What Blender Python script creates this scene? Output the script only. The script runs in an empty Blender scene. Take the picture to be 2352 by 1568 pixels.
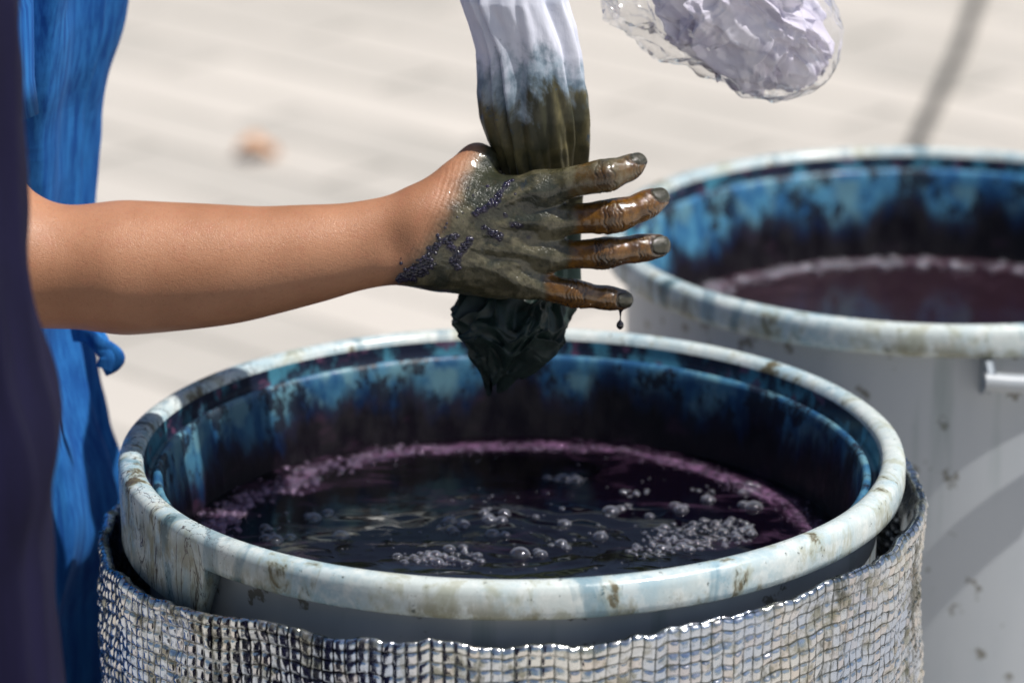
import bpy, math, random
import numpy as np
from mathutils import Vector
random.seed(3); np.random.seed(3)
sc=bpy.context.scene
# ------------------------------------------------------------------ survey constants
RIMZ=0.85; CY=-2.548; CZ=RIMZ+0.892; PITCH=math.radians(17.78); FP=8820.0
PX=0.297e-3
def _dir(u,v):
    dx=(u-1176)/FP; dv=(784-v)/FP
    return (dx, math.cos(PITCH)+dv*math.sin(PITCH), -math.sin(PITCH)+dv*math.cos(PITCH))
def at(u,v,y):      # measured photo point -> metres on the vertical plane y
    d=_dir(u,v); t=(y-CY)/d[1]
    return np.array([d[0]*t, y, CZ+d[2]*t])
def lvl(u,v,z):     # measured photo point -> metres on the horizontal plane z
    d=_dir(u,v); t=(z-CZ)/d[2]
    return np.array([d[0]*t, CY+d[1]*t, z])
# ------------------------------------------------------------------ helpers
def link(o,parent=None):
    sc.collection.objects.link(o)
    if parent: o.parent=parent
    return o
def empty(name,loc=(0,0,0)):
    e=bpy.data.objects.new(name,None); e.location=loc; e.empty_display_size=.05
    return link(e)
def mesh_obj(name,V,F,mats=(),parent=None,smooth=True,loc=None,midx=None):
    me=bpy.data.meshes.new(name)
    V=np.asarray(V,dtype=np.float32); F=np.asarray(F)
    if F.ndim==2:
        me.vertices.add(len(V)); me.vertices.foreach_set('co',V.ravel())
        n=F.shape[1]; me.loops.add(F.size); me.loops.foreach_set('vertex_index',F.ravel().astype(np.int32))
        me.polygons.add(len(F)); me.polygons.foreach_set('loop_start',(np.arange(len(F))*n).astype(np.int32))
        me.update(calc_edges=True); me.validate()
    else:
        me.from_pydata(V.tolist(),[],[list(f) for f in F])
    for m in mats: me.materials.append(m)
    if midx is not None: me.polygons.foreach_set('material_index',np.asarray(midx,dtype=np.int32))
    me.polygons.foreach_set('use_smooth',[smooth]*len(me.polygons)); me.update()
    o=bpy.data.objects.new(name,me)
    if loc is not None: o.location=loc
    return link(o,parent)
def grid_faces(R,C,wrap=True):
    i=np.arange(R-1)[:,None]; n=C if wrap else C-1; j=np.arange(n)[None,:]; j2=(j+1)%C
    return np.stack([i*C+j, i*C+j2, (i+1)*C+j2, (i+1)*C+j],-1).reshape(-1,4)
def attr(o,name,vals):
    a=o.data.attributes.new(name,'FLOAT','POINT'); a.data.foreach_set('value',np.asarray(vals,dtype=np.float32))
def _h(ix,iy,iz,seed):
    n=(ix*374761393+iy*668265263+iz*2147483647+seed*1274126177)&0xffffffff
    n=((n^(n>>13))*1274126177)&0xffffffff
    return ((n^(n>>16))&0xffff)/65535.0
def vn(P,scale,seed=0):
    P=np.asarray(P,dtype=np.float64)*scale
    I=np.floor(P).astype(np.int64); f=P-I; f=f*f*(3-2*f); r=0
    for a in (0,1):
        for b in (0,1):
            for c in (0,1):
                w=(f[...,0] if a else 1-f[...,0])*(f[...,1] if b else 1-f[...,1])*(f[...,2] if c else 1-f[...,2])
                r=r+w*_h(I[...,0]+a,I[...,1]+b,I[...,2]+c,seed)
    return r*2-1
def fbm(P,scale,o=3,seed=0):
    r=0;a=1
    for k in range(o): r=r+a*vn(P,scale*2**k,seed+k); a*=.5
    return r/1.75
def sst(x,a,b):
    t=np.clip((x-a)/(b-a),0,1); return t*t*(3-2*t)
# ------------------------------------------------------------------ nodes
class M:
    def __init__(s,name):
        s.m=bpy.data.materials.new(name); s.m.use_nodes=True; s.t=s.m.node_tree; s.b=s.t.nodes['Principled BSDF']
        s.out=s.t.nodes['Material Output']; s.tc=None
    def n(s,ty): return s.t.nodes.new(ty)
    def put(s,sock,val):
        if isinstance(val,bpy.types.NodeSocket): s.t.links.new(val,sock)
        elif isinstance(val,(tuple,list)) and sock.type=='RGBA' and len(val)==3: sock.default_value=(*val,1)
        else: sock.default_value=val
    def obj(s):
        if not s.tc: s.tc=s.n('ShaderNodeTexCoord')
        return s.tc.outputs['Object']
    def map(s,scale=(1,1,1),rot=(0,0,0),vec=None):
        k=s.n('ShaderNodeMapping'); s.put(k.inputs[0],vec or s.obj()); k.inputs['Scale'].default_value=scale; k.inputs['Rotation'].default_value=rot
        return k.outputs[0]
    def noise(s,scale,detail=4,vec=None,rough=.55,dist=0):
        k=s.n('ShaderNodeTexNoise'); s.put(k.inputs['Vector'],vec or s.obj()); k.inputs['Scale'].default_value=scale
        k.inputs['Detail'].default_value=detail; k.inputs['Roughness'].default_value=rough; k.inputs['Distortion'].default_value=dist
        return k.outputs[0]
    def vor(s,scale,feat='F1',vec=None):
        k=s.n('ShaderNodeTexVoronoi'); k.feature=feat; s.put(k.inputs['Vector'],vec or s.obj()); k.inputs['Scale'].default_value=scale
        return k.outputs['Distance']
    def math(s,op,a,b=0.,c=0.):
        k=s.n('ShaderNodeMath'); k.operation=op; s.put(k.inputs[0],a); s.put(k.inputs[1],b); s.put(k.inputs[2],c); return k.outputs[0]
    def mr(s,v,a,b,c=0.,d=1.):
        k=s.n('ShaderNodeMapRange'); k.interpolation_type='SMOOTHSTEP'; s.put(k.inputs[0],v); s.put(k.inputs[1],a); s.put(k.inputs[2],b); s.put(k.inputs[3],c); s.put(k.inputs[4],d); return k.outputs[0]
    def mix(s,f,a,b):
        k=s.n('ShaderNodeMix'); k.data_type='RGBA'; s.put(k.inputs[0],f); s.put(k.inputs[6],a); s.put(k.inputs[7],b); return k.outputs[2]
    def sep(s,vec=None):
        k=s.n('ShaderNodeSeparateXYZ'); s.put(k.inputs[0],vec or s.obj()); return k.outputs
    def attr(s,name):
        k=s.n('ShaderNodeAttribute'); k.attribute_name=name; return k.outputs['Fac']
    def bump(s,h,strength=.3,dist=.001,prev=None):
        k=s.n('ShaderNodeBump'); s.put(k.inputs['Height'],h); k.inputs['Strength'].default_value=strength; k.inputs['Distance'].default_value=dist
        if prev is not None: s.put(k.inputs['Normal'],prev)
        return k.outputs[0]
    def set(s,**kw):
        names=dict(col='Base Color',rough='Roughness',metal='Metallic',nrm='Normal',coat='Coat Weight',coatr='Coat Roughness',sss='Subsurface Weight',ior='IOR',trans='Transmission Weight',alpha='Alpha',sheen='Sheen Weight',spec='Specular IOR Level')
        for k,v in kw.items(): s.put(s.b.inputs[names[k]],v)
        return s
# ------------------------------------------------------------------ SDF
def spline(pts,sub=4):
    P=np.array([list(p)+[r] for p,r in pts],float)
    if len(P)<3: return [(p[:3],p[3]) for p in P]
    Q=np.vstack([2*P[0]-P[1],P,2*P[-1]-P[-2]]); out=[]
    for i in range(1,len(Q)-2):
        for k in range(sub):
            t=k/sub; out.append(.5*((2*Q[i])+(-Q[i-1]+Q[i+1])*t+(2*Q[i-1]-5*Q[i]+4*Q[i+1]-Q[i+2])*t*t+(-Q[i-1]+3*Q[i]-3*Q[i+1]+Q[i+2])*t**3))
    out.append(P[-1]); return [(p[:3],max(p[3],.0005)) for p in out]
class Field:
    def __init__(s,lo,hi,h):
        s.lo=np.array(lo,float); s.h=h; s.n=np.ceil((np.array(hi)-s.lo)/h).astype(int)+1
        s.a=np.full(s.n,0.03,np.float32)
    def like(s):
        f=Field.__new__(Field); f.lo=s.lo; f.h=s.h; f.n=s.n; f.a=np.full(s.n,0.03,np.float32); return f
    def cones(s,segs,k,sq=(1,1,1)):
        al=np.array([x for a,b,ra,rb in segs for x in (a,b)],float); r=max(max(ra,rb) for _,_,ra,rb in segs)*max(1,*sq)+k+.006
        i0=np.clip(np.floor((al.min(0)-r-s.lo)/s.h).astype(int),0,s.n-1); i1=np.clip(np.ceil((al.max(0)+r-s.lo)/s.h).astype(int)+1,1,s.n)
        if (i1<=i0).any(): return
        D=np.full(i1-i0,.03,np.float32)
        for a,b,ra,rb in segs:
            a=np.asarray(a,float); b=np.asarray(b,float); rr=max(ra,rb)*max(1,*sq)+k+.006
            j0=np.clip(np.floor((np.minimum(a,b)-rr-s.lo)/s.h).astype(int),i0,i1); j1=np.clip(np.ceil((np.maximum(a,b)+rr-s.lo)/s.h).astype(int)+1,i0,i1)
            if (j1<=j0).any(): continue
            ax=[(s.lo[q]+s.h*np.arange(j0[q],j1[q])).astype(np.float32) for q in range(3)]
            X,Y,Z=np.meshgrid(*ax,indexing='ij',sparse=True)
            q=np.array(sq,float); ba=((b-a)/q).astype(np.float32); L=np.float32(max(ba@ba,1e-12))
            px=(X-np.float32(a[0]))/np.float32(q[0]); py=(Y-np.float32(a[1]))/np.float32(q[1]); pz=(Z-np.float32(a[2]))/np.float32(q[2])
            h=np.clip((px*ba[0]+py*ba[1]+pz*ba[2])/L,0,1)
            d=np.sqrt((px-h*ba[0])**2+(py-h*ba[1])**2+(pz-h*ba[2])**2)-(np.float32(ra)+np.float32(rb-ra)*h)
            sl=tuple(slice(j0[t]-i0[t],j1[t]-i0[t]) for t in range(3)); D[sl]=np.minimum(D[sl],d)
        sl=tuple(slice(i0[t],i1[t]) for t in range(3)); s.a[sl]=smin(s.a[sl],D,np.float32(k))
    def cone(s,a,b,ra,rb,k=.004,sq=(1,1,1)): s.cones([(a,b,ra,rb)],k,sq)
    def chain(s,pts,k=.004,sq=(1,1,1),sub=4):
        p=spline(pts,sub); s.cones([(a[0],b[0],a[1],b[1]) for a,b in zip(p[:-1],p[1:])],k,sq)
    def mesh(s,smooth=2,xsmooth=None,nx_=0):
        A=s.a
        for ax in range(3):
            sl=[slice(None)]*3
            for e in (0,-1):
                sl[ax]=e; A[tuple(sl)]=np.maximum(A[tuple(sl)],1e-4)
        S=A<0
        c=np.zeros(s.n-1,np.int8)
        off=[(i,j,k) for i in (0,1) for j in (0,1) for k in (0,1)]
        nx,ny,nz=s.n
        for i,j,k in off: c+=S[i:nx-1+i,j:ny-1+j,k:nz-1+k]
        act=np.argwhere((c>0)&(c<8)); idx=np.full(s.n-1,-1,np.int32); idx[tuple(act.T)]=np.arange(len(act))
        P=np.zeros((len(act),3)); W=np.zeros(len(act))
        for a in range(8):
            for b in range(a+1,8):
                oa,ob=np.array(off[a]),np.array(off[b])
                if np.abs(oa-ob).sum()!=1: continue
                fa=A[tuple((act+oa).T)]; fb=A[tuple((act+ob).T)]; m=(fa<0)!=(fb<0)
                t=np.where(m,fa/np.where(m,fa-fb,1),0)[:,None]
                P+=np.where(m[:,None],oa+t*(ob-oa),0); W+=m
        V=s.lo+s.h*(act+P/W[:,None]); Fs=[]
        for ax in range(3):
            o1,o2=[(1,2),(2,0),(0,1)][ax]
            sl0=[slice(None)]*3; sl1=[slice(None)]*3; sl0[ax]=slice(0,-1); sl1[ax]=slice(1,None)
            s0=S[tuple(sl0)]; s1=S[tuple(sl1)]
            e=np.argwhere(s0!=s1); fl=s0[tuple(e.T)]
            ok=(e[:,o1]>0)&(e[:,o2]>0)&(e[:,o1]<s.n[o1]-1)&(e[:,o2]<s.n[o2]-1); e=e[ok]; fl=fl[ok]
            d1=np.zeros(3,int); d1[o1]=1; d2=np.zeros(3,int); d2[o2]=1
            q=np.stack([idx[tuple((e-d1-d2).T)],idx[tuple((e-d2).T)],idx[tuple(e.T)],idx[tuple((e-d1).T)]],1)
            q[~fl]=q[~fl][:,::-1]; Fs.append(q)
        F=np.concatenate(Fs)
        E=np.concatenate([F[:,[0,1]],F[:,[1,2]],F[:,[2,3]],F[:,[3,0]]])
        cnt=np.bincount(E[:,0],minlength=len(V))+np.bincount(E[:,1],minlength=len(V))
        for it in range(smooth+nx_):
            N=np.stack([np.bincount(E[:,0],V[E[:,1],q],len(V))+np.bincount(E[:,1],V[E[:,0],q],len(V)) for q in range(3)],1)/np.maximum(cnt,1)[:,None]
            w=.6 if it<smooth else xsmooth(V)[:,None]*.9
            V=V*(1-w)+N*w
        return V,F
def smin(a,b,k):
    h=np.clip(.5+.5*(b-a)/k,0,1); return b*(1-h)+a*h-k*h*(1-h)
def get_normals(o):
    n=np.zeros(len(o.data.vertices)*3,np.float32); o.data.vertex_normals.foreach_get('vector',n); return n.reshape(-1,3).astype(float)
def set_co(o,V):
    o.data.vertices.foreach_set('co',np.asarray(V,np.float32).ravel()); o.data.update()
# ================================================================== MATERIALS
def plastic_rim():
    m=M('stained_white_plastic'); z=m.sep()[2]
    n1=m.noise(9,6,m.map((1,1,.5)),.62); n2=m.noise(38,6,m.map((1,1,.45)),.66,.5); n3=m.noise(150,4,None,.6)
    col=m.mix(m.mr(n1,.4,.62),(.54,.60,.59),(.32,.46,.53))
    col=m.mix(m.mr(m.noise(70,5,None,.65),.45,.62,0,.5),col,(.70,.73,.71))
    col=m.mix(m.mr(n2,.50,.62,0,.6),col,(.31,.32,.22))
    col=m.mix(m.mr(m.math('MULTIPLY',n2,m.math('ADD',n1,.5)),.60,.67,0,.9),col,(.085,.065,.025))
    side=m.mr(z,-.004,-.022); n4=m.noise(30,6,m.map((1,1,.6)),.7)
    col=m.mix(m.math('MULTIPLY',side,m.mr(n4,.50,.62,0,.75)),col,(.20,.19,.11))
    col=m.mix(m.mr(n3,.64,.70,0,.8),col,(.04,.055,.05))
    v=m.noise(16,5,m.map((1,1,.2)),.6,1.2)
    col=m.mix(m.mr(v,.58,.66,0,.55),col,(.05,.17,.25))
    v2=m.noise(26,5,m.map((1,1,.35)),.55,2.5); band=m.math('ABSOLUTE',m.math('SUBTRACT',v2,.5)); xs=m.sep()[0]
    col=m.mix(m.math('MULTIPLY',m.mr(band,.016,.004,0,.85),m.mr(xs,-.16,-.22)),col,(.035,.022,.03))
    m.set(col=col,rough=m.mr(n2,.4,.65,.20,.5),nrm=m.bump(n3,.3,.0008,m.bump(m.noise(60,4),.3,.001))); return m.m
def plastic_inner(name,zb,bright=1.,tilt=-.04):
    m=M(name); s=m.sep(); z=s[2]
    n=m.noise(22,6,m.map((1,1,.22)),.66,.4); nb=m.noise(50,5,m.map((1,1,.5)),.65)
    zz=m.math('ADD',z,m.math('MULTIPLY',m.math('SUBTRACT',n,.5),.10)); zz=m.math('ADD',zz,m.math('MULTIPLY',s[0],tilt))
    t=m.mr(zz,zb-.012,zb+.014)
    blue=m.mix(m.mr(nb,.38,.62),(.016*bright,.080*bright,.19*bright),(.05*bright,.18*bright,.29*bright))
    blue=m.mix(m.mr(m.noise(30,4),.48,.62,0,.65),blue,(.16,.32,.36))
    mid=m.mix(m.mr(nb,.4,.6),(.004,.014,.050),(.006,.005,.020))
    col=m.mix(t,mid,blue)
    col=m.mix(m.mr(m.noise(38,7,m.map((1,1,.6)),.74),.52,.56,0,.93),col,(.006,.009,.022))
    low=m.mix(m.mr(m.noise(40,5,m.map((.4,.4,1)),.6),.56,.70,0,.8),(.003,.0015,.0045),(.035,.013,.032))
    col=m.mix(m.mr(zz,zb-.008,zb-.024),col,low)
    m.set(col=col,rough=m.mr(nb,.35,.65,.32,.6),nrm=m.bump(nb,.5,.0018)); return m.m
def plastic_groove():
    m=M('dye_caked_plastic'); nb=m.noise(32,6,m.map((1,1,.7)),.65)
    col=m.mix(m.mr(nb,.47,.60),(.010,.014,.035),(.06,.22,.31))
    col=m.mix(m.mr(m.noise(70,4),.58,.66,0,.8),col,(.12,.05,.10))
    m.set(col=col,rough=.35,nrm=m.bump(nb,.5,.002)); return m.m
def plastic_wall():
    m=M('grey_white_plastic_wall'); n=m.noise(5,5,m.map((1,1,.3)),.6); n2=m.noise(45,4,None,.6)
    col=m.mix(m.mr(n,.4,.65),(.42,.45,.48),(.31,.35,.39))
    col=m.mix(m.mr(n2,.62,.68,0,.8),col,(.10,.09,.06))
    st=m.noise(22,4,m.map((1,1,.08)),.6); col=m.mix(m.mr(st,.56,.70,0,.6),col,(.16,.22,.22))
    m.set(col=col,rough=.38); return m.m
RIM=plastic_rim(); GRO=plastic_groove(); WALL=plastic_wall()
def liquid_mat(name,ring0,ring1,dens,base=(.002,.001,.003),amp=.05,film_c=(.13,.065,.13),front=True):
    m=M(name); s=m.sep(); r=m.math('SQRT',m.math('ADD',m.math('MULTIPLY',s[0],s[0]),m.math('MULTIPLY',s[1],s[1])))
    n=m.noise(20,6,None,.65,.6); nf=m.noise(160,3,None,.6); nl=m.noise(45,5,None,.65)
    rr=m.math('ADD',r,m.math('MULTIPLY',m.math('SUBTRACT',n,.5),amp))
    ring=m.math('MULTIPLY',m.mr(rr,ring0,ring0+.012),m.mr(rr,ring1,ring1+.010,1,0))
    film=m.math('MULTIPLY',m.math('MULTIPLY',ring,m.mr(nf,.35,.62,.15,dens)),m.mr(nl,.38,.58,.25,1.))
    # thin bronze (indigo sheen) skin drifting on the surface
    sk_=m.math('MULTIPLY',m.mr(m.noise(14,6,m.map((1,2.4,1)),.62,1.2),.52,.66),m.mr(nf,.3,.6,.2,.55)); film=m.math('MAXIMUM',film,m.math('MULTIPLY',sk_,m.mr(r,.10,.2,.15,.45)))
    col=m.mix(film,base,film_c)
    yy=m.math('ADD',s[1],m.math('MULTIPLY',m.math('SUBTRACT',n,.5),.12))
    m.set(col=col,rough=m.mr(film,0,.6,.015,.22),ior=m.mr(yy,-.015,-.09,1.25,2.1) if front else 1.5,nrm=m.bump(m.math('MULTIPLY',nf,film),.6,.0012)); return m.m  # stronger glints put into the surface by raising IOR toward the front
def bubble_mat(name,tint,op,edge,dif=.35):
    m=M(name); lw=m.n('ShaderNodeLayerWeight'); lw.inputs[0].default_value=.5
    tr=m.n('ShaderNodeBsdfTransparent'); g=m.n('ShaderNodeBsdfGlossy'); g.inputs['Color'].default_value=(*tint,1); g.inputs['Roughness'].default_value=.10
    d=m.n('ShaderNodeBsdfDiffuse'); d.inputs[0].default_value=(*[c*.6 for c in tint],1)
    mg=m.n('ShaderNodeMixShader'); mg.inputs[0].default_value=dif; m.put(mg.inputs[1],g.outputs[0]); m.put(mg.inputs[2],d.outputs[0])
    mx=m.n('ShaderNodeMixShader'); m.put(mx.inputs[0],m.mr(lw.outputs['Facing'],.30,1.,op,edge)); m.put(mx.inputs[1],tr.outputs[0]); m.put(mx.inputs[2],mg.outputs[0]); m.put(m.out.inputs[0],mx.outputs[0]); return m.m
BUB=bubble_mat('foam_bubble_film',(.85,.86,.97),.11,.9,.4); BUBP=bubble_mat('purple_bubble_film',(.56,.42,.60),.16,.8)
# ================================================================== BARRELS
def lathe(segs,nseg,skirt):
    V=[];F=[];MI=[];base=0
    th=np.linspace(0,2*np.pi,nseg,endpoint=False)
    for prof,mi in segs:
        rows=[]
        for r,z in prof:
            zz=np.full(nseg,z)
            rr=np.full(nseg,r)
            if mi==0 and z<-.018 and r>.26: zz=zz-skirt(th)
            rows.append(np.stack([rr*np.cos(th),rr*np.sin(th),zz],1))
        R=np.array(rows); V.append(R.reshape(-1,3)); f=grid_faces(len(prof),nseg)+base; F.append(f); MI+= [mi]*len(f); base+=R.shape[0]*nseg
    return np.concatenate(V),np.concatenate(F),MI
H=RIMZ
rimp=[(.2585,-.0215),(.264,-.0235),(.2725,-.0243),(.2748,-.0225),(.2757,-.018),(.2757,-.007),(.2745,-.0025),(.2715,-.0004),(.267,.0006),(.2625,.0),(.2595,-.0022),(.2582,-.006)]
grop=[(.2582,-.006),(.2575,-.012),(.2568,-.0185),(.2548,-.0215),(.2525,-.0205)]
innp=[(.2525,-.0205),(.2515,-.0165),(.2492,-.015),(.2468,-.0158),(.2455,-.019),(.2448,-.026),(.2435,-.04),(.241,-.06),(.238,-.09),(.234,-.14),(.222,-.4),(.215,-H+.04),(.0,-H+.04)]
outp=[(.2585,-.0215),(.2575,-.03),(.2565,-.08),(.25,-.4),(.238,-H+.03),(.234,-H+.008),(.226,-H+.002),(0,-H+.002)]
def barrel(name,loc,INN,skirt,liq,liqz,ripple):
    e=empty(name,loc)
    V,F,MI=lathe([(rimp[::-1],0),(grop[::-1],1),(innp[::-1],2),(outp,3)],320,skirt)
    mesh_obj('drum',V,F,(RIM,GRO,INN,WALL),e,midx=MI)
    R,C=170,400; rr=np.linspace(0,.2435,R)[:,None]; th=np.linspace(0,2*np.pi,C,endpoint=False)[None,:]
    X=rr*np.cos(th); Y=rr*np.sin(th); P=np.stack([X,Y,np.zeros_like(X)],-1)
    Z=ripple(P)
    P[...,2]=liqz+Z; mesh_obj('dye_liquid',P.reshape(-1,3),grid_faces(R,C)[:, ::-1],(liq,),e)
    return e
def ripple1(P):
    c1=lvl(1150,1250,RIMZ-.078)[:2]; Pw=P+.014*np.stack([vn(P,14,61),vn(P,14,62),0*P[...,0]],-1); d=np.hypot(Pw[...,0]-c1[0],(Pw[...,1]-c1[1]))
    z=.00030*np.sin(d*2*np.pi/(.020+.05*d))*np.exp(-d/.075)
    return z+.0006*fbm(P,12,2,5)+.00050*vn(P*np.array([.6,1.6,1]),46,9)*np.exp(-d/.12)+.00012*vn(P*np.array([.7,1.6,1]),110,10)*np.exp(-d/.10)
def ripple2(P): return .0006*fbm(P,18,2,7)
INN1=plastic_inner('indigo_stained_wall',-.034); INN2=plastic_inner('indigo_stained_wall_light',-.050,1.45)
def sk1(th):
    d=np.degrees(th)%360; return .036*sst(d,176,180)*(1-sst(d,221,222.5))
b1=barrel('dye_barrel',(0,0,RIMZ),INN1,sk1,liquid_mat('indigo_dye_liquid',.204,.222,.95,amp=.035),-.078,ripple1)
B2=(.353,.54,RIMZ)
b2=barrel('dye_barrel',B2,INN2,lambda t:0*t,liquid_mat('indigo_dye_liquid_pale',.208,.228,.9,(.018,.009,.014),.04,(.12,.07,.10),False),-.094,ripple2)
def box_prof(name,pts,w,parent,mat,bev=.0015):
    V=[];n=len(pts)
    for y in (-w/2,w/2):
        for p in pts: V.append((p[0],y,p[1]))
    F=[tuple(range(n)),tuple(range(2*n-1,n-1,-1))]+[(i,(i+1)%n+0,(i+1)%n+n,i+n) for i in range(n)]
    me=bpy.data.meshes.new(name); me.from_pydata(V,[],F); me.materials.append(mat); o=bpy.data.objects.new(name,me); link(o,parent)
    m=o.modifiers.new('b','BEVEL'); m.width=bev; m.segments=2
    return o
for k,(ang) in enumerate((math.radians(273),math.radians(292),math.radians(100),math.radians(118))):
    o=box_prof('handle_bracket',[(.254,-.026),(.280,-.026),(.290,-.031),(.288,-.041),(.264,-.056),(.254,-.056)],.006,b2,WALL); o.rotation_euler=(0,0,ang)
for a0 in (272,99):
    th=np.radians(np.linspace(a0,a0+21,18))
    P=np.array([[((r)*math.cos(t),(r)*math.sin(t),z-.004*math.sin((i/17)*math.pi)) for r,z in ((.281,-.032),(.292,-.031),(.296,-.034),(.294,-.044),(.282,-.043))] for i,t in enumerate(th)])
    mesh_obj('handle_bar',P.reshape(-1,3),grid_faces(18,5)[:, ::-1],(WALL,),b2)
# bubbles
def hemi(c,r,V,F,n=12,m=5,fl=.75):
    b=len(V)
    for i in range(m):
        a=i/m*math.pi/2
        for j in range(n):
            V.append((c[0]+r*math.cos(a)*math.cos(j*2*math.pi/n),c[1]+r*math.cos(a)*math.sin(j*2*math.pi/n),c[2]+fl*r*math.sin(a)))
    V.append((c[0],c[1],c[2]+fl*r))
    for i in range(m-1):
        for j in range(n): F.append((b+i*n+j,b+i*n+(j+1)%n,b+(i+1)*n+(j+1)%n,b+(i+1)*n+j))
    for j in range(n): F.append((b+(m-1)*n+j,b+(m-1)*n+(j+1)%n,b+m*n))
clusters=[(1300,1100,50,10,28),(1465,1132,42,12,24),(1618,1138,24,14,12),(1722,1125,22,12,12),(1722,1158,22,10,14),(1435,1166,20,8,8),(1562,1172,22,10,10),(1135,1182,36,20,14),(1040,1210,42,18,28),(890,1183,12,5,4),(785,1235,14,6,4),(635,1228,40,22,26),
 (1600,1232,130,32,240),(1500,1262,60,16,70),(1290,1252,40,9,8),(1372,1230,22,10,7),(1010,1282,110,16,120),(1210,1272,70,8,10),(1660,1205,70,12,60),(1055,1265,40,10,16),(1130,1225,60,6,6),(700,1180,60,14,10),(1350,1190,200,30,14)]
V=[];F=[]
lz=RIMZ-.078
placed=[]
for (u,v,w,h,n) in clusters:
    big=.0070 if n<30 else .0042
    for k in range(n):
        a=random.random()*6.28; q=math.sqrt(random.random()); p=lvl(u+w*q*math.cos(a),v+h*q*math.sin(a),lz)
        r=big*(random.random()**2.0)+.0009
        if math.hypot(p[0],p[1])>.236: continue
        if any((p[0]-x)**2+(p[1]-y)**2<(.68*(r+s))**2 for x,y,s in placed): continue
        placed.append((p[0],p[1],r)); hemi((p[0],p[1],-.0783),r,V,F,14,6)
for k in range(260):
    a=random.random()*6.28; q=math.sqrt(random.random())*.23; hemi((q*math.cos(a),q*math.sin(a),-.078),.0005+.0012*random.random()**2,V,F,8,3)
mesh_obj('foam_bubbles',np.array(V),np.array(F,dtype=object),(BUB,),b1)
V=[];F=[]
for k in range(2600):
    a=random.uniform(-.1,math.pi+.45); a=a if random.random()<.85 else random.random()*6.28
    left=max(0,-math.cos(a))
    q=.2165+.005*math.sin(a*7)+.003*math.sin(a*17)+random.gauss(0,.006+.004*left)
    if q>.2385: continue
    r=.0005+(.0008+.0032*left)*random.random()**2.5
    hemi((q*math.cos(a),q*math.sin(a),-.078),r,V,F,10,4)
mesh_obj('foam_ring',np.array(V),np.array(F,dtype=object),(BUBP,),b1)
V=[];F=[]
for k in range(800):
    a=random.random()*6.28; q=.221+random.gauss(0,.008)
    if q>.237: continue
    hemi((q*math.cos(a),q*math.sin(a),-.094),.001+.005*random.random()**2,V,F,10,5)
mesh_obj('foam_ring',np.array(V),np.array(F,dtype=object),(BUB,),b2)
# ================================================================== FOIL WRAP
c=.0080; SU=7; NC=226; NT=NC*SU; th=np.linspace(0,2*np.pi,NT,endpoint=False); sarc=np.arange(NT)/SU
tt=np.concatenate([np.linspace(-.03,-.004,5),[-.002],np.arange(0,27*SU)*c/SU,np.linspace(.225,.82,14)]); RN=len(tt)
T,TH=np.meshgrid(tt,th,indexing='ij'); S=np.broadcast_to(sarc,T.shape)
deg=np.degrees(TH)%360
circ=np.stack([np.cos(TH),np.sin(TH),0*TH],-1)
edge=.0036*vn(circ*1.0,6,2)+.0016*vn(circ,22,3)+.0008*vn(circ,60,4)
ztop=-.0345+ .004*np.cos(TH)- .026*np.exp(-((deg-185)/32)**2)+.003*np.exp(-((deg-318)/14)**2)+edge
Z=ztop-np.maximum(T,0)+np.minimum(T,0)
cz=np.stack([circ[...,0],circ[...,1],T*4],-1)
rad=.2885+.0035*np.exp(-((deg-190)/35)**2)+.0030*vn(cz,4,8)+.0022*vn(cz,11,9)+.0010*(1-2*np.abs(vn(cz,17,19)))
s_=S+.12*vn(cz,14,11)+.35*vn(cz,3,15); t_=T/c+.14*vn(cz,12,12)+.4*vn(cz,2.5,16)
sx=np.abs(np.sin(np.pi*s_)); sy=np.abs(np.sin(np.pi*t_)); pil=np.minimum(sx,sy)
iS=np.floor(s_).astype(np.int64); iT=np.floor(t_).astype(np.int64); fs=s_-iS-.5; ft=t_-iT-.5
cell=_h(iS,iT,0*iT,3); c2=_h(iS,iT,0*iT,4); c3=_h(iS,iT,0*iT,5)
tilt=((c2-.5)*fs+(c3-.5)*ft)*.0030
prof=sst(pil,0,.75)
rad=rad+np.where(T>=0,(.0010+.0008*cell)*prof+tilt*prof,0)+.00025*vn(np.stack([circ[...,0]*.288,circ[...,1]*.288,T],-1),330,13)
rad=np.where(T<0,rad-.0045+T*.12,rad)
rad=rad-.0022*np.exp(-np.maximum(T,0)/.002)
rad=np.where(T>.216,rad-(T-.216)*.03,rad)
P=np.stack([rad*np.cos(TH),rad*np.sin(TH),np.maximum(Z,-RIMZ+.006)],-1)
fm=M('quilted_silver_foil'); seam=fm.attr('seam'); ca=fm.attr('cell'); n=fm.noise(10,5); n2=fm.noise(48,5,None,.65); n3=fm.noise(240,3,None,.7)
col=fm.mix(fm.mr(n,.38,.64),(.74,.76,.75),(.52,.60,.74)); col=fm.mix(fm.mr(ca,.5,1,0,.4),col,(.74,.62,.52))
col=fm.mix(fm.mr(n2,.50,.66,0,.7),col,(.20,.19,.10)); col=fm.mix(fm.mr(fm.noise(17,6,fm.map((1,1,.45)),.72),.55,.64,0,.8),col,(.07,.07,.04)); col=fm.mix(fm.mr(seam,.36,.06,0,.88),col,(.04,.045,.035))
fm.set(col=col,metal=fm.mr(n2,.5,.72,1.,.6),rough=fm.mr(n3,.3,.7,.12,.30),nrm=fm.bump(n3,.25,.0006))
wr=mesh_obj('foil_insulation_wrap',P.reshape(-1,3),grid_faces(RN,NT)[:, ::-1],(fm.m,),None,loc=(0,0,RIMZ))
attr(wr,'seam',np.where(T>=0,pil,.3).ravel()); attr(wr,'cell',cell.ravel())
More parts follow.
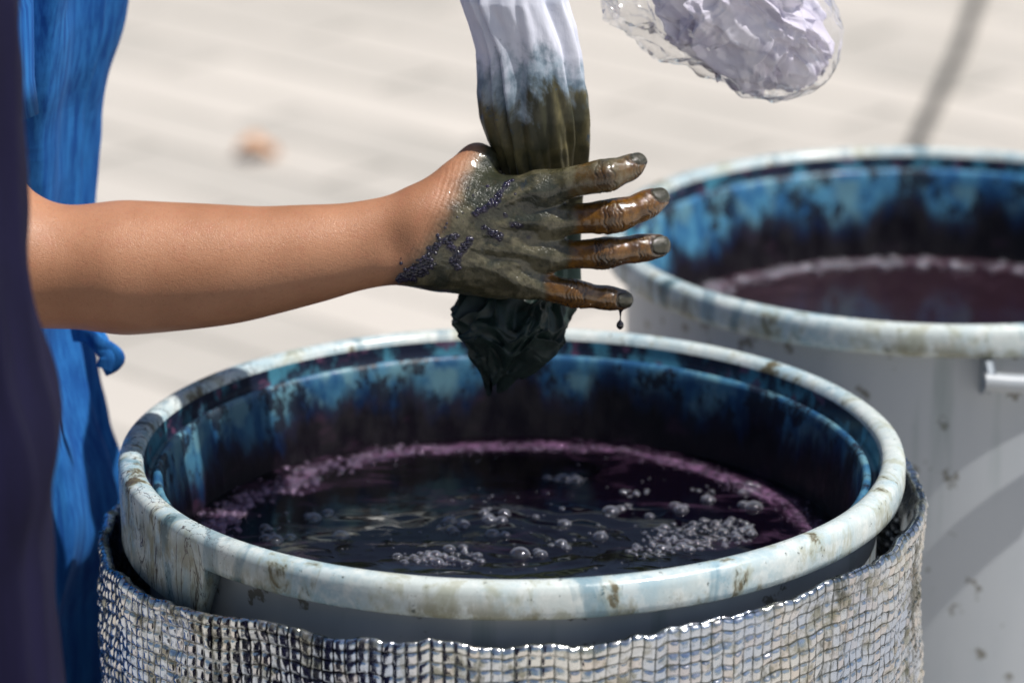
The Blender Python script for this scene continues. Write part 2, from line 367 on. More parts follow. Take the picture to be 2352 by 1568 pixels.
# ================================================================== SKIN / HAND
sk=M('skin_with_dye'); dye=sk.attr('dye'); amb=sk.attr('amber'); nail=sk.attr('nail'); crs=sk.attr('crease'); sme=sk.attr('smear')
nA=sk.noise(35,5,None,.6); nB=sk.noise(110,4,None,.6); nC=sk.noise(420,3); nD=sk.noise(900,2)
skin=sk.mix(sk.mr(sk.noise(12,4),.35,.65),(.36,.165,.085),(.46,.225,.125)); skin=sk.mix(sk.mr(nB,.5,.7,0,.3),skin,(.40,.15,.085)); skin=sk.mix(sk.mr(nC,.55,.75,0,.35),skin,(.27,.11,.055)); skin=sk.mix(sk.mr(nD,.62,.72,0,.4),skin,(.20,.085,.045))
d=sk.mr(sk.math('ADD',dye,sk.math('MULTIPLY',sk.math('SUBTRACT',nA,.5),.55)),.22,.78)
oli=sk.mix(sk.mr(nB,.4,.62),(.052,.047,.022),(.135,.120,.070)); oli=sk.mix(sk.mr(nA,.46,.62,0,.8),oli,(.022,.028,.019))
ambc=sk.mix(sk.mr(nB,.38,.62),(.18,.078,.008),(.085,.036,.004)); ambc=sk.mix(sk.mr(nA,.50,.66,0,.65),ambc,(.022,.017,.007))
col=sk.mix(sk.mr(sk.math('ADD',amb,sk.math('MULTIPLY',sk.math('SUBTRACT',nA,.5),.9)),.35,.75),oli,ambc)
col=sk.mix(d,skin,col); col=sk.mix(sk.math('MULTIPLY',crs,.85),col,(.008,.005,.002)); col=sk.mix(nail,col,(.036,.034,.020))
col=sk.mix(sk.mr(sk.math('ADD',sme,sk.math('MULTIPLY',sk.math('SUBTRACT',nB,.5),1.2)),.40,.70,0,.95),col,(.008,.007,.020))
vb=sk.vor(650,'DISTANCE_TO_EDGE'); b=sk.bump(sk.mr(vb,0,.15),.30,.0005); b=sk.bump(nC,.35,.0006,b); b=sk.bump(sk.math('MULTIPLY',nB,d),.65,.0016,b)
sk.set(col=col,rough=sk.mr(sk.math('ADD',sk.math('MULTIPLY',d,.5),sk.math('MULTIPLY',amb,.5)),0,.95,.46,.12),nrm=b,sss=sk.mr(d,0,1,.08,0),coat=sk.math('MAXIMUM',sk.math('MULTIPLY',amb,1.),sk.math('MULTIPLY',d,.6)),coatr=.06)
sk.b.inputs['Subsurface Radius'].default_value=(.010,.004,.002); sk.b.inputs['Subsurface Scale'].default_value=.25
SKIN=sk.m
lo=[at(-290,500,0)[0],-.056,at(0,800,0)[2]]; hi=[at(1570,500,0)[0],.10,at(0,255,0)[2]]
f=Field(lo,hi,.0009)
def q(u,v,y,h): return (at(u,v,y),h*PX)
f.chain([q(-150,120,.035,150),q(-125,300,.030,148),q(-80,470,.022,146),q(10,590,.012,148)],.02)
f.chain([q(0,600,.012,150),q(120,612,.011,146),q(300,612,.008,143),q(500,605,.004,126),q(600,594,.002,112),q(700,572,.0,99),q(800,549,0,84),q(890,522,0,72),q(985,500,0,60)],.015,sub=8)
f.chain([q(300,616,.008,142),q(500,612,.004,127),q(700,598,.0,98),q(800,590,.0,80),q(890,588,.002,68),q(985,588,.002,60)],.018,sub=8)
f.cone(at(892,600,-.010),at(905,598,-.010),.010,.010,.012)
MC=[((1240,436),44),((1258,506),45),((1250,584),43),((1200,645),41)]
WR=((965,495),(970,525),(970,560),(975,590))
for (p,h),s in zip(MC,WR):
    f.cone(at(*s,.0),at(*p,-.002),.0165,h*PX*.90,.017)
for i in range(3):
    a=[(MC[i][0][k]+MC[i+1][0][k])/2 for k in (0,1)]; s=[(WR[i][k]+WR[i+1][k])/2 for k in (0,1)]
    f.cone(at(*s,-.001),at(a[0]-30,a[1],-.0015),.0158,.0116,.008)
for (p,h),s in zip(MC,WR):
    f.cone(at(p[0]-2,p[1],-.0077),at(p[0]+8,p[1],-.0077),.0088,.0082,.006)
f.cone(at(1010,610,.012),at(1150,640,.010),.017,.014,.012)
f.cone(at(1040,520,.012),at(1200,500,.010),.017,.014,.012)
for (p,h),s in zip(MC,((1000,520),(1000,532),(1000,548),(1005,560))):
    f.cone(at(*s,-.0160),at(p[0]-12,p[1],-.0149),.0020,.0026,.005)
f.chain([q(1040,560,-.0165,4),q(1110,535,-.0168,4),q(1170,548,-.0160,3.5)],.005)
f.chain([q(1060,610,-.0158,4),q(1130,612,-.0162,4),q(1190,605,-.0148,3.5)],.005)
# thumb
f.chain([q(985,480,.004,52),q(1045,418,.014,48),q(1097,374,.028,43)],.012)
f.chain([q(1097,374,.028,43),q(1140,382,.062,36),q(1200,430,.078,34),q(1245,470,.076,27)],.006)
f.cone(at(1060,440,.010),at(1175,440,.012),.012,.010,.012)
FG=[[(1240,436,-.003,43),(1320,417,-.010,36),(1390,403,-.013,39),(1425,393,-.008,32),(1446,385,-.004,31),(1464,373,.000,22)],
    [(1258,506,-.003,43),(1335,502,-.010,35.5),(1408,496,-.013,41),(1455,483,-.009,34),(1484,470,-.006,35),(1513,456,-.001,25)],
    [(1250,584,-.003,41),(1322,584,-.009,33),(1388,581,-.012,38),(1435,575,-.009,32),(1468,571,-.007,34),(1512,565,-.003,28)],
    [(1200,645,-.003,38),(1262,662,-.008,31),(1322,674,-.010,34),(1365,681,-.008,28),(1394,684,-.007,30),(1430,688,-.004,24)]]
ff=f.like()
for fg in FG: ff.chain([q(*a) for a in fg],.0012)
f.a=smin(f.a,ff.a,np.float32(.007)); del ff
xw=at(960,500,0)[0]; xk=at(1215,500,0)[0]
HV,HF=f.mesh(2,lambda V: np.maximum(1-sst(V[:,0],xw-.03,xw+.01),.25*(1-sst(V[:,0],xk-.02,xk))),26); del f
person=empty('person')
arm=mesh_obj('right_arm_and_hand',HV,HF,(SKIN,),person)
HN=get_normals(arm); cr=np.zeros(len(HV)); disp=np.zeros(len(HV)); nl=np.zeros(len(HV)); am=np.zeros(len(HV))
for fi,fg in enumerate(FG):
    J=[at(a[0],a[1],a[2]) for a in fg]; R=[a[3]*PX for a in fg]
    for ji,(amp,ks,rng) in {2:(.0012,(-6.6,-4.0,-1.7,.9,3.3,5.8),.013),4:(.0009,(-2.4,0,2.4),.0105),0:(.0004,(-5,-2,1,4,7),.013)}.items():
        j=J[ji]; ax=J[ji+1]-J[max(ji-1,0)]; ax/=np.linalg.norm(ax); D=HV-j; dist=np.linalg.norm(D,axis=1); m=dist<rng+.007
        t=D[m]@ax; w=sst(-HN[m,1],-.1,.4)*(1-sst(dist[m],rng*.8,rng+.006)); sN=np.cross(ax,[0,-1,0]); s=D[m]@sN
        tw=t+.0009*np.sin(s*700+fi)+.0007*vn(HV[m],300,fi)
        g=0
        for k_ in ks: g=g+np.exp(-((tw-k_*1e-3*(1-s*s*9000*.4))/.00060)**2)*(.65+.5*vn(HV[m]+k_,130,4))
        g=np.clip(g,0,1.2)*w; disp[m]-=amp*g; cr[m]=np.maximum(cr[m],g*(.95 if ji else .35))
        if ji==2: disp[m]+=.0008*w*np.exp(-(t/.006)**2)
    ax=J[5]-J[4]; ax/=np.linalg.norm(ax); up=(.95,.85,.35,.3)[fi]
    n=np.array([0,-1,up]); n-=ax*(n@ax); n/=np.linalg.norm(n); sd=np.cross(ax,n); cc=J[5]+ax*R[5]*.15
    D=HV-cc; t=D@ax; s=D@sd; hgt=D@n; L=R[5]*1.05; Wd=R[5]*.80
    e=np.sqrt((np.abs(t)/L)**2.6+(np.abs(s)/Wd)**2.6); m=(hgt>0)&(e<1.5)
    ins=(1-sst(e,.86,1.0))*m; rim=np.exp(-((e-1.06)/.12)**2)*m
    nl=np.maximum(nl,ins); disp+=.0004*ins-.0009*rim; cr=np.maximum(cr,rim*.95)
    x0=J[0][0]
    dmin=np.full(len(HV),9.)
    for a_,b_ in zip(J[:-1],J[1:]):
        ba=b_-a_; h=np.clip(((HV-a_)@ba)/(ba@ba),0,1); dmin=np.minimum(dmin,np.linalg.norm(HV-a_-h[:,None]*ba,axis=1))
    am=np.maximum(am,(1-sst(dmin,.011,.017))*sst(HV[:,0],x0+.004,x0+.028)*(.55,.95,1.,1.)[fi])
xz=HV[:,[0,2]]
A=at(1095,360,0)[[0,2]]; B=at(905,650,0)[[0,2]]; dl=B-A; dl/=np.linalg.norm(dl); nr=np.array([-dl[1],dl[0]])
if nr[0]<0: nr=-nr
sd=(xz-A)@nr
dyeA=np.clip(.5+sd/.036,0,1)
disp+=.0004*vn(HV,24,3)*(1-dyeA)
disp+=.00022*vn(HV,220,6)*dyeA
xw2=(HV[:,0]*.5+HV[:,2]*.87)+.0015*vn(HV,120,14); xw3=(HV[:,0]*.9-HV[:,2]*.43)+.0015*vn(HV,110,15)
back=sst(HV[:,0],xw,xw+.02)*(1-sst(HV[:,0],xk,xk+.02))*sst(-HN[:,1],.3,.7)
disp-=.00018*back*(np.abs(np.sin(xw2*np.pi/.0042))**.5<.45)+.00018*back*(np.abs(np.sin(xw3*np.pi/.0038))**.5<.45)
wv=(xz-at(985,520,0)[[0,2]])@np.array([.92,-.38])
g=sum(np.exp(-((wv-k_+.001*vn(HV,90,2))/.0007)**2) for k_ in (-.004,-.0005,.003,.0065))*sst(-HN[:,1],.1,.6); disp-=.00024*g
HV2=HV+HN*disp[:,None]; set_co(arm,HV2)
V=[];F=[]
def blob(cn,nn,r):
    b0=len(V); z=Vector(nn).normalized(); x=z.orthogonal().normalized(); y=z.cross(x); n_=7; m_=3
    for i in range(m_):
        a=i/m_*math.pi/2
        for j in range(n_):
            w=x*math.cos(j*2*math.pi/n_)*math.cos(a)+y*math.sin(j*2*math.pi/n_)*math.cos(a)+z*(math.sin(a)*.75-.1); V.append(tuple(Vector(cn)+w*r))
    V.append(tuple(Vector(cn)+z*r*.65))
    for i in range(m_-1):
        for j in range(n_): F.append((b0+i*n_+j,b0+i*n_+(j+1)%n_,b0+(i+1)*n_+(j+1)%n_,b0+(i+1)*n_+j))
    for j in range(n_): F.append((b0+(m_-1)*n_+j,b0+(m_-1)*n_+(j+1)%n_,b0+m_*n_))
front=np.where((HN[:,1]<-.35)&(HV[:,0]>at(890,0,0)[0])&(HV[:,0]<at(1230,0,0)[0]))[0]; FX=HV2[front]; smear=np.zeros(len(front))
lines=[((915,644),(950,625),9,170),((940,632),(985,595),15,260),((970,606),(1000,560),8,110),((1000,562),(1050,536),6,80),((1025,545),(1045,575),6,80),((1040,598),(1082,545),7,170),((1048,580),(1052,618),5,60),((1088,492),(1112,480),5,40),((1106,484),(1145,455),5,60),((1140,458),(1175,418),4,40),((1120,526),(1150,546),6,80),((1176,514),(1196,520),5,50),((1160,494),(1163,497),3,10),((1110,520),(1115,525),3,8),((1212,545),(1214,547),2,5),((930,600),(1180,420),36,30)]
for (u0,v0),(u1,v1),w,n_ in lines:
    for k in range(int(n_*.9)):
        t=random.random(); p=at(u0+(u1-u0)*t+random.gauss(0,w*.5),v0+(v1-v0)*t+random.gauss(0,w*.5),-.018); d2=(FX[:,0]-p[0])**2+(FX[:,2]-p[2])**2; i=np.argmin(d2)
        r=.0003+.0015*random.random()**2.2; blob(FX[i],HN[front[i]],r)
        if w<30: smear=np.maximum(smear,np.exp(-d2/(.0018)**2))
SM=np.zeros(len(HV)); SM[front]=smear
attr(arm,'dye',dyeA); attr(arm,'amber',am*(1-nl)); attr(arm,'nail',nl); attr(arm,'crease',cr); attr(arm,'smear',SM)
bm=M('purple_dye_foam'); lwn=bm.noise(300,2); bm.set(col=bm.mix(bm.mr(lwn,.4,.6),(.006,.005,.016),(.022,.016,.045)),rough=.12,coat=1.)
mesh_obj('dye_foam_specks',np.array(V),np.array(F,dtype=object),(bm.m,),person)
# ------------------------------------------------ drip
def tube(name,pts,mat,parent=None,n=12):
    pts=[(np.array(p,float),r) for p,r in pts]; R=[]
    for i,(p,r) in enumerate(pts):
        a=pts[max(i-1,0)][0]; b_=pts[min(i+1,len(pts)-1)][0]; d=Vector(b_-a).normalized(); x=d.orthogonal().normalized() if abs(d.z)<.9 else Vector((1,0,0)); x=(x-d*x.dot(d)).normalized(); y=d.cross(x)
        R.append([tuple(Vector(p)+(x*math.cos(t)+y*math.sin(t))*r) for t in [k*2*math.pi/n for k in range(n)]])
    return mesh_obj(name,np.array(R).reshape(-1,3),grid_faces(len(pts),n),(mat,),parent)
dm=M('wet_dye'); dm.set(col=(.012,.009,.012),rough=.04,coat=1.)
y0=-.006
tube('dye_drip',[(at(1427,703,y0),.0026),(at(1426,710,y0),.0020),(at(1425,717,y0),.0009),(at(1425,728,y0),.00045),(at(1424.6,735,y0),.0006),(at(1424.4,738,y0),.0015),(at(1424.3,742,y0),.0024),(at(1424.2,747,y0),.0027),(at(1424.2,752,y0),.0022),(at(1424.2,756,y0),.0009),(at(1424.2,757,y0),.00001)],dm.m)
# ================================================================== DYED CLOTH
K=np.array([(-420,1200,1300,.055,1),(-330,1195,1290,.05,1),(-250,1150,1310,.045,.8),(-120,1085,1300,.035,.55),(0,1062,1308,.03,.52),(60,1084,1324,.03,.52),(120,1102,1334,.03,.52),(200,1103,1342,.03,.55),(270,1110,1348,.031,.55),(330,1128,1348,.034,.55),(385,1150,1345,.040,.5),(450,1175,1335,.046,.42),(550,1190,1332,.044,.36),(640,1170,1332,.036,.4),(690,1090,1300,.026,.5),(740,1066,1296,.02,.6),(790,1066,1282,.02,.6),(830,1084,1235,.02,.6),(855,1100,1188,.02,.7),(870,1108,1160,.02,.8),(876,1124,1144,.02,1)],float)
R,C=480,480; vv=np.interp(np.linspace(0,1,R),[0,.40,.52,1],[-420,385,640,876]); ph=np.linspace(0,2*np.pi,C,endpoint=False)
rows=[]
pd=np.degrees(ph)%360      # 270 = toward camera, 180 = left
for i,v in enumerate(vv):
    uL,uR,yc,dr=[np.interp(v,K[:,0],K[:,k]) for k in (1,2,3,4)]
    c_=at((uL+uR)/2,v,yc); hw=(at(uR,v,yc)-at(uL,v,yc))[0]/2
    low=float(sst(v,640,700)); up=1-low; k_=float(sst(v,-20,385))
    cyl=np.stack([np.cos(ph),np.sin(ph),np.full(C,v*.0022)],1)
    f1=.09*vn(cyl,1.6,23)+.05*vn(cyl*np.array([1,1,.8]),4,24)+.02*vn(cyl*np.array([1,1,1.6]),9,25)
    for a0,dp,wd,dr_ in ((208,.26,8,-8),(226,.30,6,-4),(243,.13,6,22),(268,.10*k_,7,-6),(290,.15*k_*k_,5,-12),(312,.13*k_,6,-14),(326,.24,8,-6),(30,.2,10,0),(75,.2,10,0),(110,.2,9,0),(150,.2,10,0)):
        ac=a0+dr_*(1-k_)*1.4+6*math.sin(v*.009+a0); x=(pd-ac+180)%360-180
        f1=f1-dp*(.45+.55*k_)*np.exp(-(np.abs(x)/wd)**1.5)+.35*dp*np.exp(-((x-wd*1.8)/wd)**2)
    pl=np.stack([np.cos(ph)*.03,np.sin(ph)*.03,np.full(C,c_[2])],1); pw=pl+.016*np.stack([vn(pl,34,31),vn(pl,34,32),vn(pl,34,33)],1)+.005*np.stack([vn(pl,90,37),vn(pl,90,38),vn(pl,90,39)],1)
    pws=pw*np.array([1,1,.7]); rid=1-2*np.sqrt(vn(pws,60,34)**2+.01); rid2=1-2*np.sqrt(vn(pws,135,35)**2+.01)
    f2=low*(.24*rid+.18*rid2)
    rr=1+f1*up+f2-.05*low
    X=c_[0]+hw*rr*np.cos(ph); Y=c_[1]+hw*dr*rr*np.sin(ph); Zz=c_[2]+low*(.016*vn(pl*np.array([1,1,0]),60,36)+.004*rid2)+0*ph
    rows.append(np.stack([X,Y,Zz],1))
CP=np.array(rows)
cm=M('wet_dyed_jersey'); z=cm.sep()[2]; nz=cm.noise(17,6,cm.map((1,1,.75)),.62,.5); nf=cm.noise(90,4); ns=cm.noise(60,4,cm.map((1,1,.12)),.6); zz=cm.math('ADD',z,cm.math('MULTIPLY',cm.math('SUBTRACT',nz,.5),.15)); zz=cm.math('ADD',zz,cm.math('MULTIPLY',cm.math('SUBTRACT',ns,.5),.05))
zT=at(1200,205,0)[2]; zB=at(1200,600,0)[2]
white=cm.mix(cm.mr(cm.noise(16,4),.45,.65),(.66,.68,.78),(.52,.56,.68)); teal=cm.mix(cm.mr(nf,.4,.62),(.05,.12,.17),(.22,.31,.38))
oliv=cm.mix(cm.mr(nf,.35,.65),(.070,.062,.025),(.140,.120,.054)); oliv=cm.mix(cm.mr(cm.noise(26,5,cm.map((1,1,.3)),.6),.46,.60,0,.85),oliv,(.020,.025,.014))
col=cm.mix(cm.mr(zz,zT+.024,zT-.002,0,.85),white,teal); col=cm.mix(cm.mr(zz,zT+.002,zT-.014),col,oliv)
spot=cm.mr(cm.noise(48,6,None,.7),.61,.67,0,.85)
col=cm.mix(cm.math('MULTIPLY',spot,cm.mr(zz,zT+.03,zT+.005)),col,(.02,.05,.09))
col=cm.mix(cm.mr(z,zB+.05,zB),col,cm.mix(cm.mr(nf,.4,.6),(.007,.018,.016),(.012,.028,.024)))
cm.set(col=col,rough=cm.mr(z,zT-.02,zT+.02,.45,.8),nrm=cm.bump(nf,.4,.001,cm.bump(cm.noise(700,2,cm.map((1,1,.3))),.3,.0005)))
mesh_obj('dyed_cloth',CP.reshape(-1,3),grid_faces(R,C)[:, ::-1],(cm.m,))
# ================================================================== PLASTIC BAG WITH WHITE CLOTH
bag=empty('plastic_bag')
yb=.10; A0=at(1290,-330,.06); A1=at(1765,70,yb); ax=A1-A0; L=np.linalg.norm(ax); ax/=L; pe=np.cross(ax,[0,1,0]); pe/=np.linalg.norm(pe); pdv=np.cross(ax,pe)
R,C=110,104; ts=np.linspace(-.03,1.30,R); kt=[-.03,.05,.2,.4,.55,.75,.95,1.08,1.20,1.27,1.30]; kr=[22,22,80,175,205,192,158,142,108,52,2]
P=np.zeros((R,C,3)); a=2*np.pi*np.arange(C)/C
for i,t in enumerate(ts):
    r=np.interp(t,kt,kr)*PX*1.03
    q3=np.stack([np.cos(a),np.sin(a),np.full(C,t*2.2)],1)
    q4=q3+.3*np.stack([vn(q3,2,71),vn(q3,2,72),vn(q3,2,73)],1)
    k_=1+.12*(1-2*np.sqrt(vn(q4*np.array([1,1,.6]),2.6,74)**2+.0002))+.09*(1-2*np.sqrt(vn(q4,5.5,75)**2+.0001))-.07+.05*np.abs(vn(q4,12,76))
    P[i]=A0+ax*L*t+(pe*np.cos(a)[:,None]+pdv*np.sin(a)[:,None]*.72)*(r*k_)[:,None]
pm=M('clear_plastic_film'); tr=pm.n('ShaderNodeBsdfTransparent'); gl=pm.n('ShaderNodeBsdfGlossy'); gl.inputs['Roughness'].default_value=.05; gl.inputs['Color'].default_value=(.95,.96,1,1)
df=pm.n('ShaderNodeBsdfDiffuse'); df.inputs[0].default_value=(.7,.72,.78,1); lw=pm.n('ShaderNodeLayerWeight'); lw.inputs[0].default_value=.35
nb=pm.bump(pm.vor(38,'F1',pm.map((1,1,1))),.5,.006); pm.put(gl.inputs['Normal'],nb); pm.put(lw.inputs['Normal'],nb)
m1=pm.n('ShaderNodeMixShader'); m1.inputs[0].default_value=.05; pm.put(m1.inputs[1],tr.outputs[0]); pm.put(m1.inputs[2],df.outputs[0])
m2=pm.n('ShaderNodeMixShader'); pm.put(m2.inputs[0],pm.mr(lw.outputs['Facing'],.15,1,.09,.65)); pm.put(m2.inputs[1],m1.outputs[0]); pm.put(m2.inputs[2],gl.outputs[0]); pm.put(pm.out.inputs[0],m2.outputs[0])
mesh_obj('bag_film',P.reshape(-1,3),grid_faces(R,C),(pm.m,),bag,smooth=True)
R,C=340,380; a=np.linspace(.001,np.pi-.001,R)[:,None]; b_=np.linspace(0,2*np.pi,C,endpoint=False)[None,:]
D=np.stack([np.cos(a)+0*b_,np.sin(a)*np.cos(b_),np.sin(a)*np.sin(b_)],-1)
W=D+.8*np.stack([vn(D,1.3,41),vn(D,1.3,42),vn(D,1.3,43)],-1)
def rg1(x,e=.002): return 1-2*np.sqrt(x*x+e)
rr=1+.28*rg1(vn(W*np.array([.8,1.6,1.6]),1.5,44))+.17*rg1(vn(W*np.array([.6,2.0,2.0]),2.6,45))+.03*rg1(vn(W*np.array([.5,2.2,2.2]),6.0,46))
ctr=at(1700,20,yb)
Q=ctr+(ax*D[...,0:1]*.056+pe*D[...,1:2]*.038+pdv*D[...,2:3]*.027)*rr[...,None]
wm=M('white_cotton'); wm.set(col=wm.mix(wm.mr(wm.noise(30,3),.4,.6),(.58,.55,.67),(.70,.68,.77)),rough=.85,nrm=wm.bump(wm.noise(500,2),.3,.0004))
mesh_obj('folded_white_cloth',Q.reshape(-1,3),grid_faces(R,C)[:, ::-1],(wm.m,),bag)
# ================================================================== PEOPLE
def fabric(name,c1,c2,streak=140):
    m=M(name); s=m.noise(streak,4,m.map((1,1,.05)),.7); s2=m.noise(streak,3,m.map((.1,.1,1)),.6); n=m.noise(7,3)
    col=m.mix(m.mr(s,.35,.66),c1,c2); col=m.mix(m.mr(n,.35,.7,0,.35),col,c1); m.set(col=col,rough=.9,spec=.2,nrm=m.bump(m.math('ADD',s,s2),.35,.0008)); return m.m
BLUE=fabric('blue_linen',(.007,.072,.29),(.026,.180,.50)); NAVY=fabric('navy_cotton',(.004,.0035,.020),(.007,.006,.032),60); HAIR=fabric('black_hair',(.008,.007,.006),(.02,.016,.013),220); SHOE=fabric('dark_shoe',(.02,.02,.02),(.03,.03,.03))
ps=M('plain_skin'); ps.set(col=ps.mix(ps.mr(ps.noise(20,3),.4,.6),(.38,.18,.09),(.44,.21,.12)),rough=.5,sss=.1); ps.b.inputs['Subsurface Scale'].default_value=.01; PSK=ps.m
def garment(name,front,yc,ab,mat,parent,seed,famp=1.):
    zs=np.array([p[0] for p in front]); xs=np.array([p[1] for p in front]); o=np.argsort(zs); zs=zs[o]; xs=xs[o]
    R,C=320,360; Zr=np.linspace(zs[0],zs[-1],R)[:,None]; ph=np.linspace(0,2*np.pi,C,endpoint=False)[None,:]
    az=np.array([p[0] for p in ab]); aa=np.interp(Zr,az,[p[1] for p in ab]); bb=np.interp(Zr,az,[p[2] for p in ab]); xf=np.interp(Zr,zs,xs)
    xf=np.convolve(np.pad(xf[:,0],6,'edge'),np.ones(13)/13,'valid')[:,None]; xc=xf-aa
    cyl=np.stack([np.cos(ph)+0*Zr,np.sin(ph)+0*Zr,Zr*1.6+0*ph],-1); w=cyl+.3*np.stack([vn(cyl,1.5,seed),vn(cyl,1.5,seed+1),0*cyl[...,0]],-1)
    an=np.arctan2(w[...,1],w[...,0]); fold=np.cos(an*9+seed)*.5+(1-2*np.abs(np.sin(an*7-Zr*2)))*.6+.6*vn(w*np.array([1,1,.45]),3.2,seed+3)
    fa=np.interp(Zr,[.2,.8,1.0,1.15,1.4],[.016,.012,.008,.012,.004])*famp
    X=xc+(aa+fa*fold)*np.cos(ph)-fa*.5; Y=yc+(bb+fa*fold)*np.sin(ph)
    P=np.stack([X,Y,Zr+0*ph],-1); P[...,0]+=.010*famp*fbm(P,9,3,seed+7)
    return mesh_obj(name,P.reshape(-1,3),grid_faces(R,C),(mat,),parent)
def sdf_part(name,lo,hi,h,fn,mat,parent,sm=2):
    f=Field(lo,hi,h); fn(f); V,F=f.mesh(sm); return mesh_obj(name,V,F,(mat,),parent)
def head(parent,c,face):
    c=np.array(c); o=lambda x,y,z: c+np.array([x*face,y,z])
    def hd(f):
        f.cone(o(-.005,0,.03),o(-.02,0,.035),.082,.084,.02); f.cone(o(.02,0,-.045),o(.045,0,-.075),.058,.036,.03); f.cone(o(-.015,0,-.08),o(-.03,0,-.19),.052,.056,.02)
        f.cone(o(.082,0,.012),o(.098,0,-.020),.007,.012,.01); f.cone(o(.085,0,-.052),o(.086,0,-.060),.013,.012,.008); f.cone(o(.074,-.03,.03),o(.074,.03,.03),.010,.010,.012)
        for s in (-1,1): f.cone(o(-.008,s*.078,.012),o(-.012,s*.080,-.018),.011,.008,.006,(1,.6,1)); f.cone(o(.072,s*.03,.008),o(.073,s*.03,.006),.012,.012,.006)
    sdf_part('head',c-np.array([.14,.13,.21]),c+np.array([.14,.13,.14]),.003,hd,PSK,parent)
    def hr(f):
        f.cone(o(-.020,0,.045),o(-.030,0,.04),.090,.092,.02); f.cone(o(-.06,0,.02),o(-.07,0,-.06),.066,.045,.03); f.cone(o(.03,-.03,.085),o(.03,.03,.085),.03,.03,.02)
    sdf_part('hair',c-np.array([.16,.14,.21]),c+np.array([.16,.14,.17]),.003,hr,HAIR,parent)
def legs(parent,x,y,mat,sx=1):
    for s in (-1,1):
        tube('trouser_leg',[((x,y+s*.09,.55),.095),((x,y+s*.09,.35),.075),((x,y+s*.09,.12),.070),((x,y+s*.09,.07),.068)],mat,parent,28)
        sdf_part('shoe',(x-.16,y+s*.09-.06,0.0),(x+.26,y+s*.09+.06,.14),.004,lambda f:(f.cone((x-.03,y+s*.09,.045),(x+.13,y+s*.09,.036),.042,.036,.02),f.cone((x-.03,y+s*.09,.06),(x-.03,y+s*.09,.1),.04,.036,.02)),SHOE,parent)
Y1=.20
out=[(330,-500),(300,-250),(285,-100),(268,0),(258,60),(241,130),(213,220),(193,300),(182,400),(178,460),(176,560),(174,700),(180,790),(200,880),(228,980),(260,1080),(273,1140),(264,1200),(243,1300),(235,1400),(233,1568),(255,1900),(270,2200)]
fr=[(at(u,v,Y1)[2],at(u,v,Y1)[0]+.005) for u,v in out]
fr=[p for p in fr if p[0]<1.34]+[(1.36,fr[0][1]-.03),(1.405,fr[0][1]-.075),(1.43,fr[0][1]-.095)]
garment('blue_robe',fr,Y1,[(.2,.17,.24),(.6,.155,.215),(.9,.12,.175),(1.0,.115,.17),(1.15,.13,.185),(1.32,.115,.20),(1.37,.09,.15),(1.41,.06,.075),(1.43,.055,.06)],BLUE,person,60,1.2)
legs(person,-.46,Y1,BLUE); hx=-.40; head(person,(hx,Y1,1.60),1)
tube('right_sleeve',[((-.43,.06,1.36),.05),((-.45,.04,1.33),.072),(at(-150,60,.035),.070),(at(-140,200,.032),.066),(at(-120,300,.028),.064),(at(-116,314,.027),.060)],BLUE,person,40)
tube('left_sleeve',[((-.42,.34,1.36),.05),((-.41,.37,1.33),.072),((-.33,.36,1.28),.068),((-.25,.345,1.24),.066),((-.245,.345,1.237),.060)],BLUE,person,40)
LH=at(1245,-370,.05)
def la(f):
    e=np.array([-.18,.32,1.205]); w=LH+np.array([-.085,.035,-.01]); f.chain([((-.40,.36,1.31),.05),((-.28,.34,1.25),.043),(e,.038),((e+w)/2,.035),(w,.024)],.02); f.cone(w,LH+np.array([-.02,.03,.0]),.022,.024,.015)
    f.cone(w,LH+np.array([-.02,.03,.025]),.02,.018,.015); f.cone(w,LH+np.array([-.02,.03,-.025]),.02,.018,.015)
    for k in range(4):
        z=.034-.021*k; p=[LH+np.array(v_) for v_ in ((-.015,.040,z),(.018,.036,z),(.030,.008,z-.002),(.016,-.016,z-.003),(-.002,-.020,z-.003))]; f.chain([(a_,r_) for a_,r_ in zip(p,(.0105,.0095,.009,.008,.007))],.003)
    f.chain([(LH+np.array([-.05,.02,.02]),.016),(LH+np.array([-.034,-.014,.030]),.012),(LH+np.array([-.008,-.026,.026]),.010),(LH+np.array([.012,-.026,.02]),.008)],.006)
sdf_part('left_arm_and_hand',(-.47,-.0,1.10),(.09,.43,1.40),.0022,la,PSK,person)
def ribbon(name,pts,w,mat,parent):
    P=[]
    for i,p in enumerate(pts):
        p=np.array(p); a_=np.array(pts[max(i-1,0)]); b_=np.array(pts[min(i+1,len(pts)-1)]); d=b_-a_; d/=np.linalg.norm(d); n=np.cross(d,[0,1,0]); n/=np.linalg.norm(n)
        for s in range(8):
            an=s*2*math.pi/8; P.append(p+n*w*math.cos(an)+np.array([0,1,0])*w*.35*math.sin(an))
    return mesh_obj(name,np.array(P),grid_faces(len(pts),8),(mat,),parent)
def sm(pts,n=30):
    pts=np.array(pts,float); t=np.linspace(0,len(pts)-1,n); o=np.stack([np.interp(t,range(len(pts)),pts[:,k]) for k in range(3)],1)
    for _ in range(3): o[1:-1]=(o[:-2]+o[1:-1]*2+o[2:])/4
    return o
ribbon('waist_tie',sm([at(165,765,.12),at(205,768,.11),at(228,790,.10),at(258,808,.10),at(270,822,.10),at(256,838,.10),at(236,846,.10)]),.0065,BLUE,person)
ribbon('waist_tie',sm([at(170,762,.12),at(215,764,.115),at(230,776,.105),at(236,800,.10),at(248,820,.098),at(240,846,.098)]),.006,BLUE,person)
p2=empty('person'); Y2=-.52
out=[(40,-400),(26,0),(32,300),(40,500),(52,650),(72,800),(112,900),(138,980),(140,1060),(112,1140),(104,1250),(118,1400),(132,1568),(150,2000)]
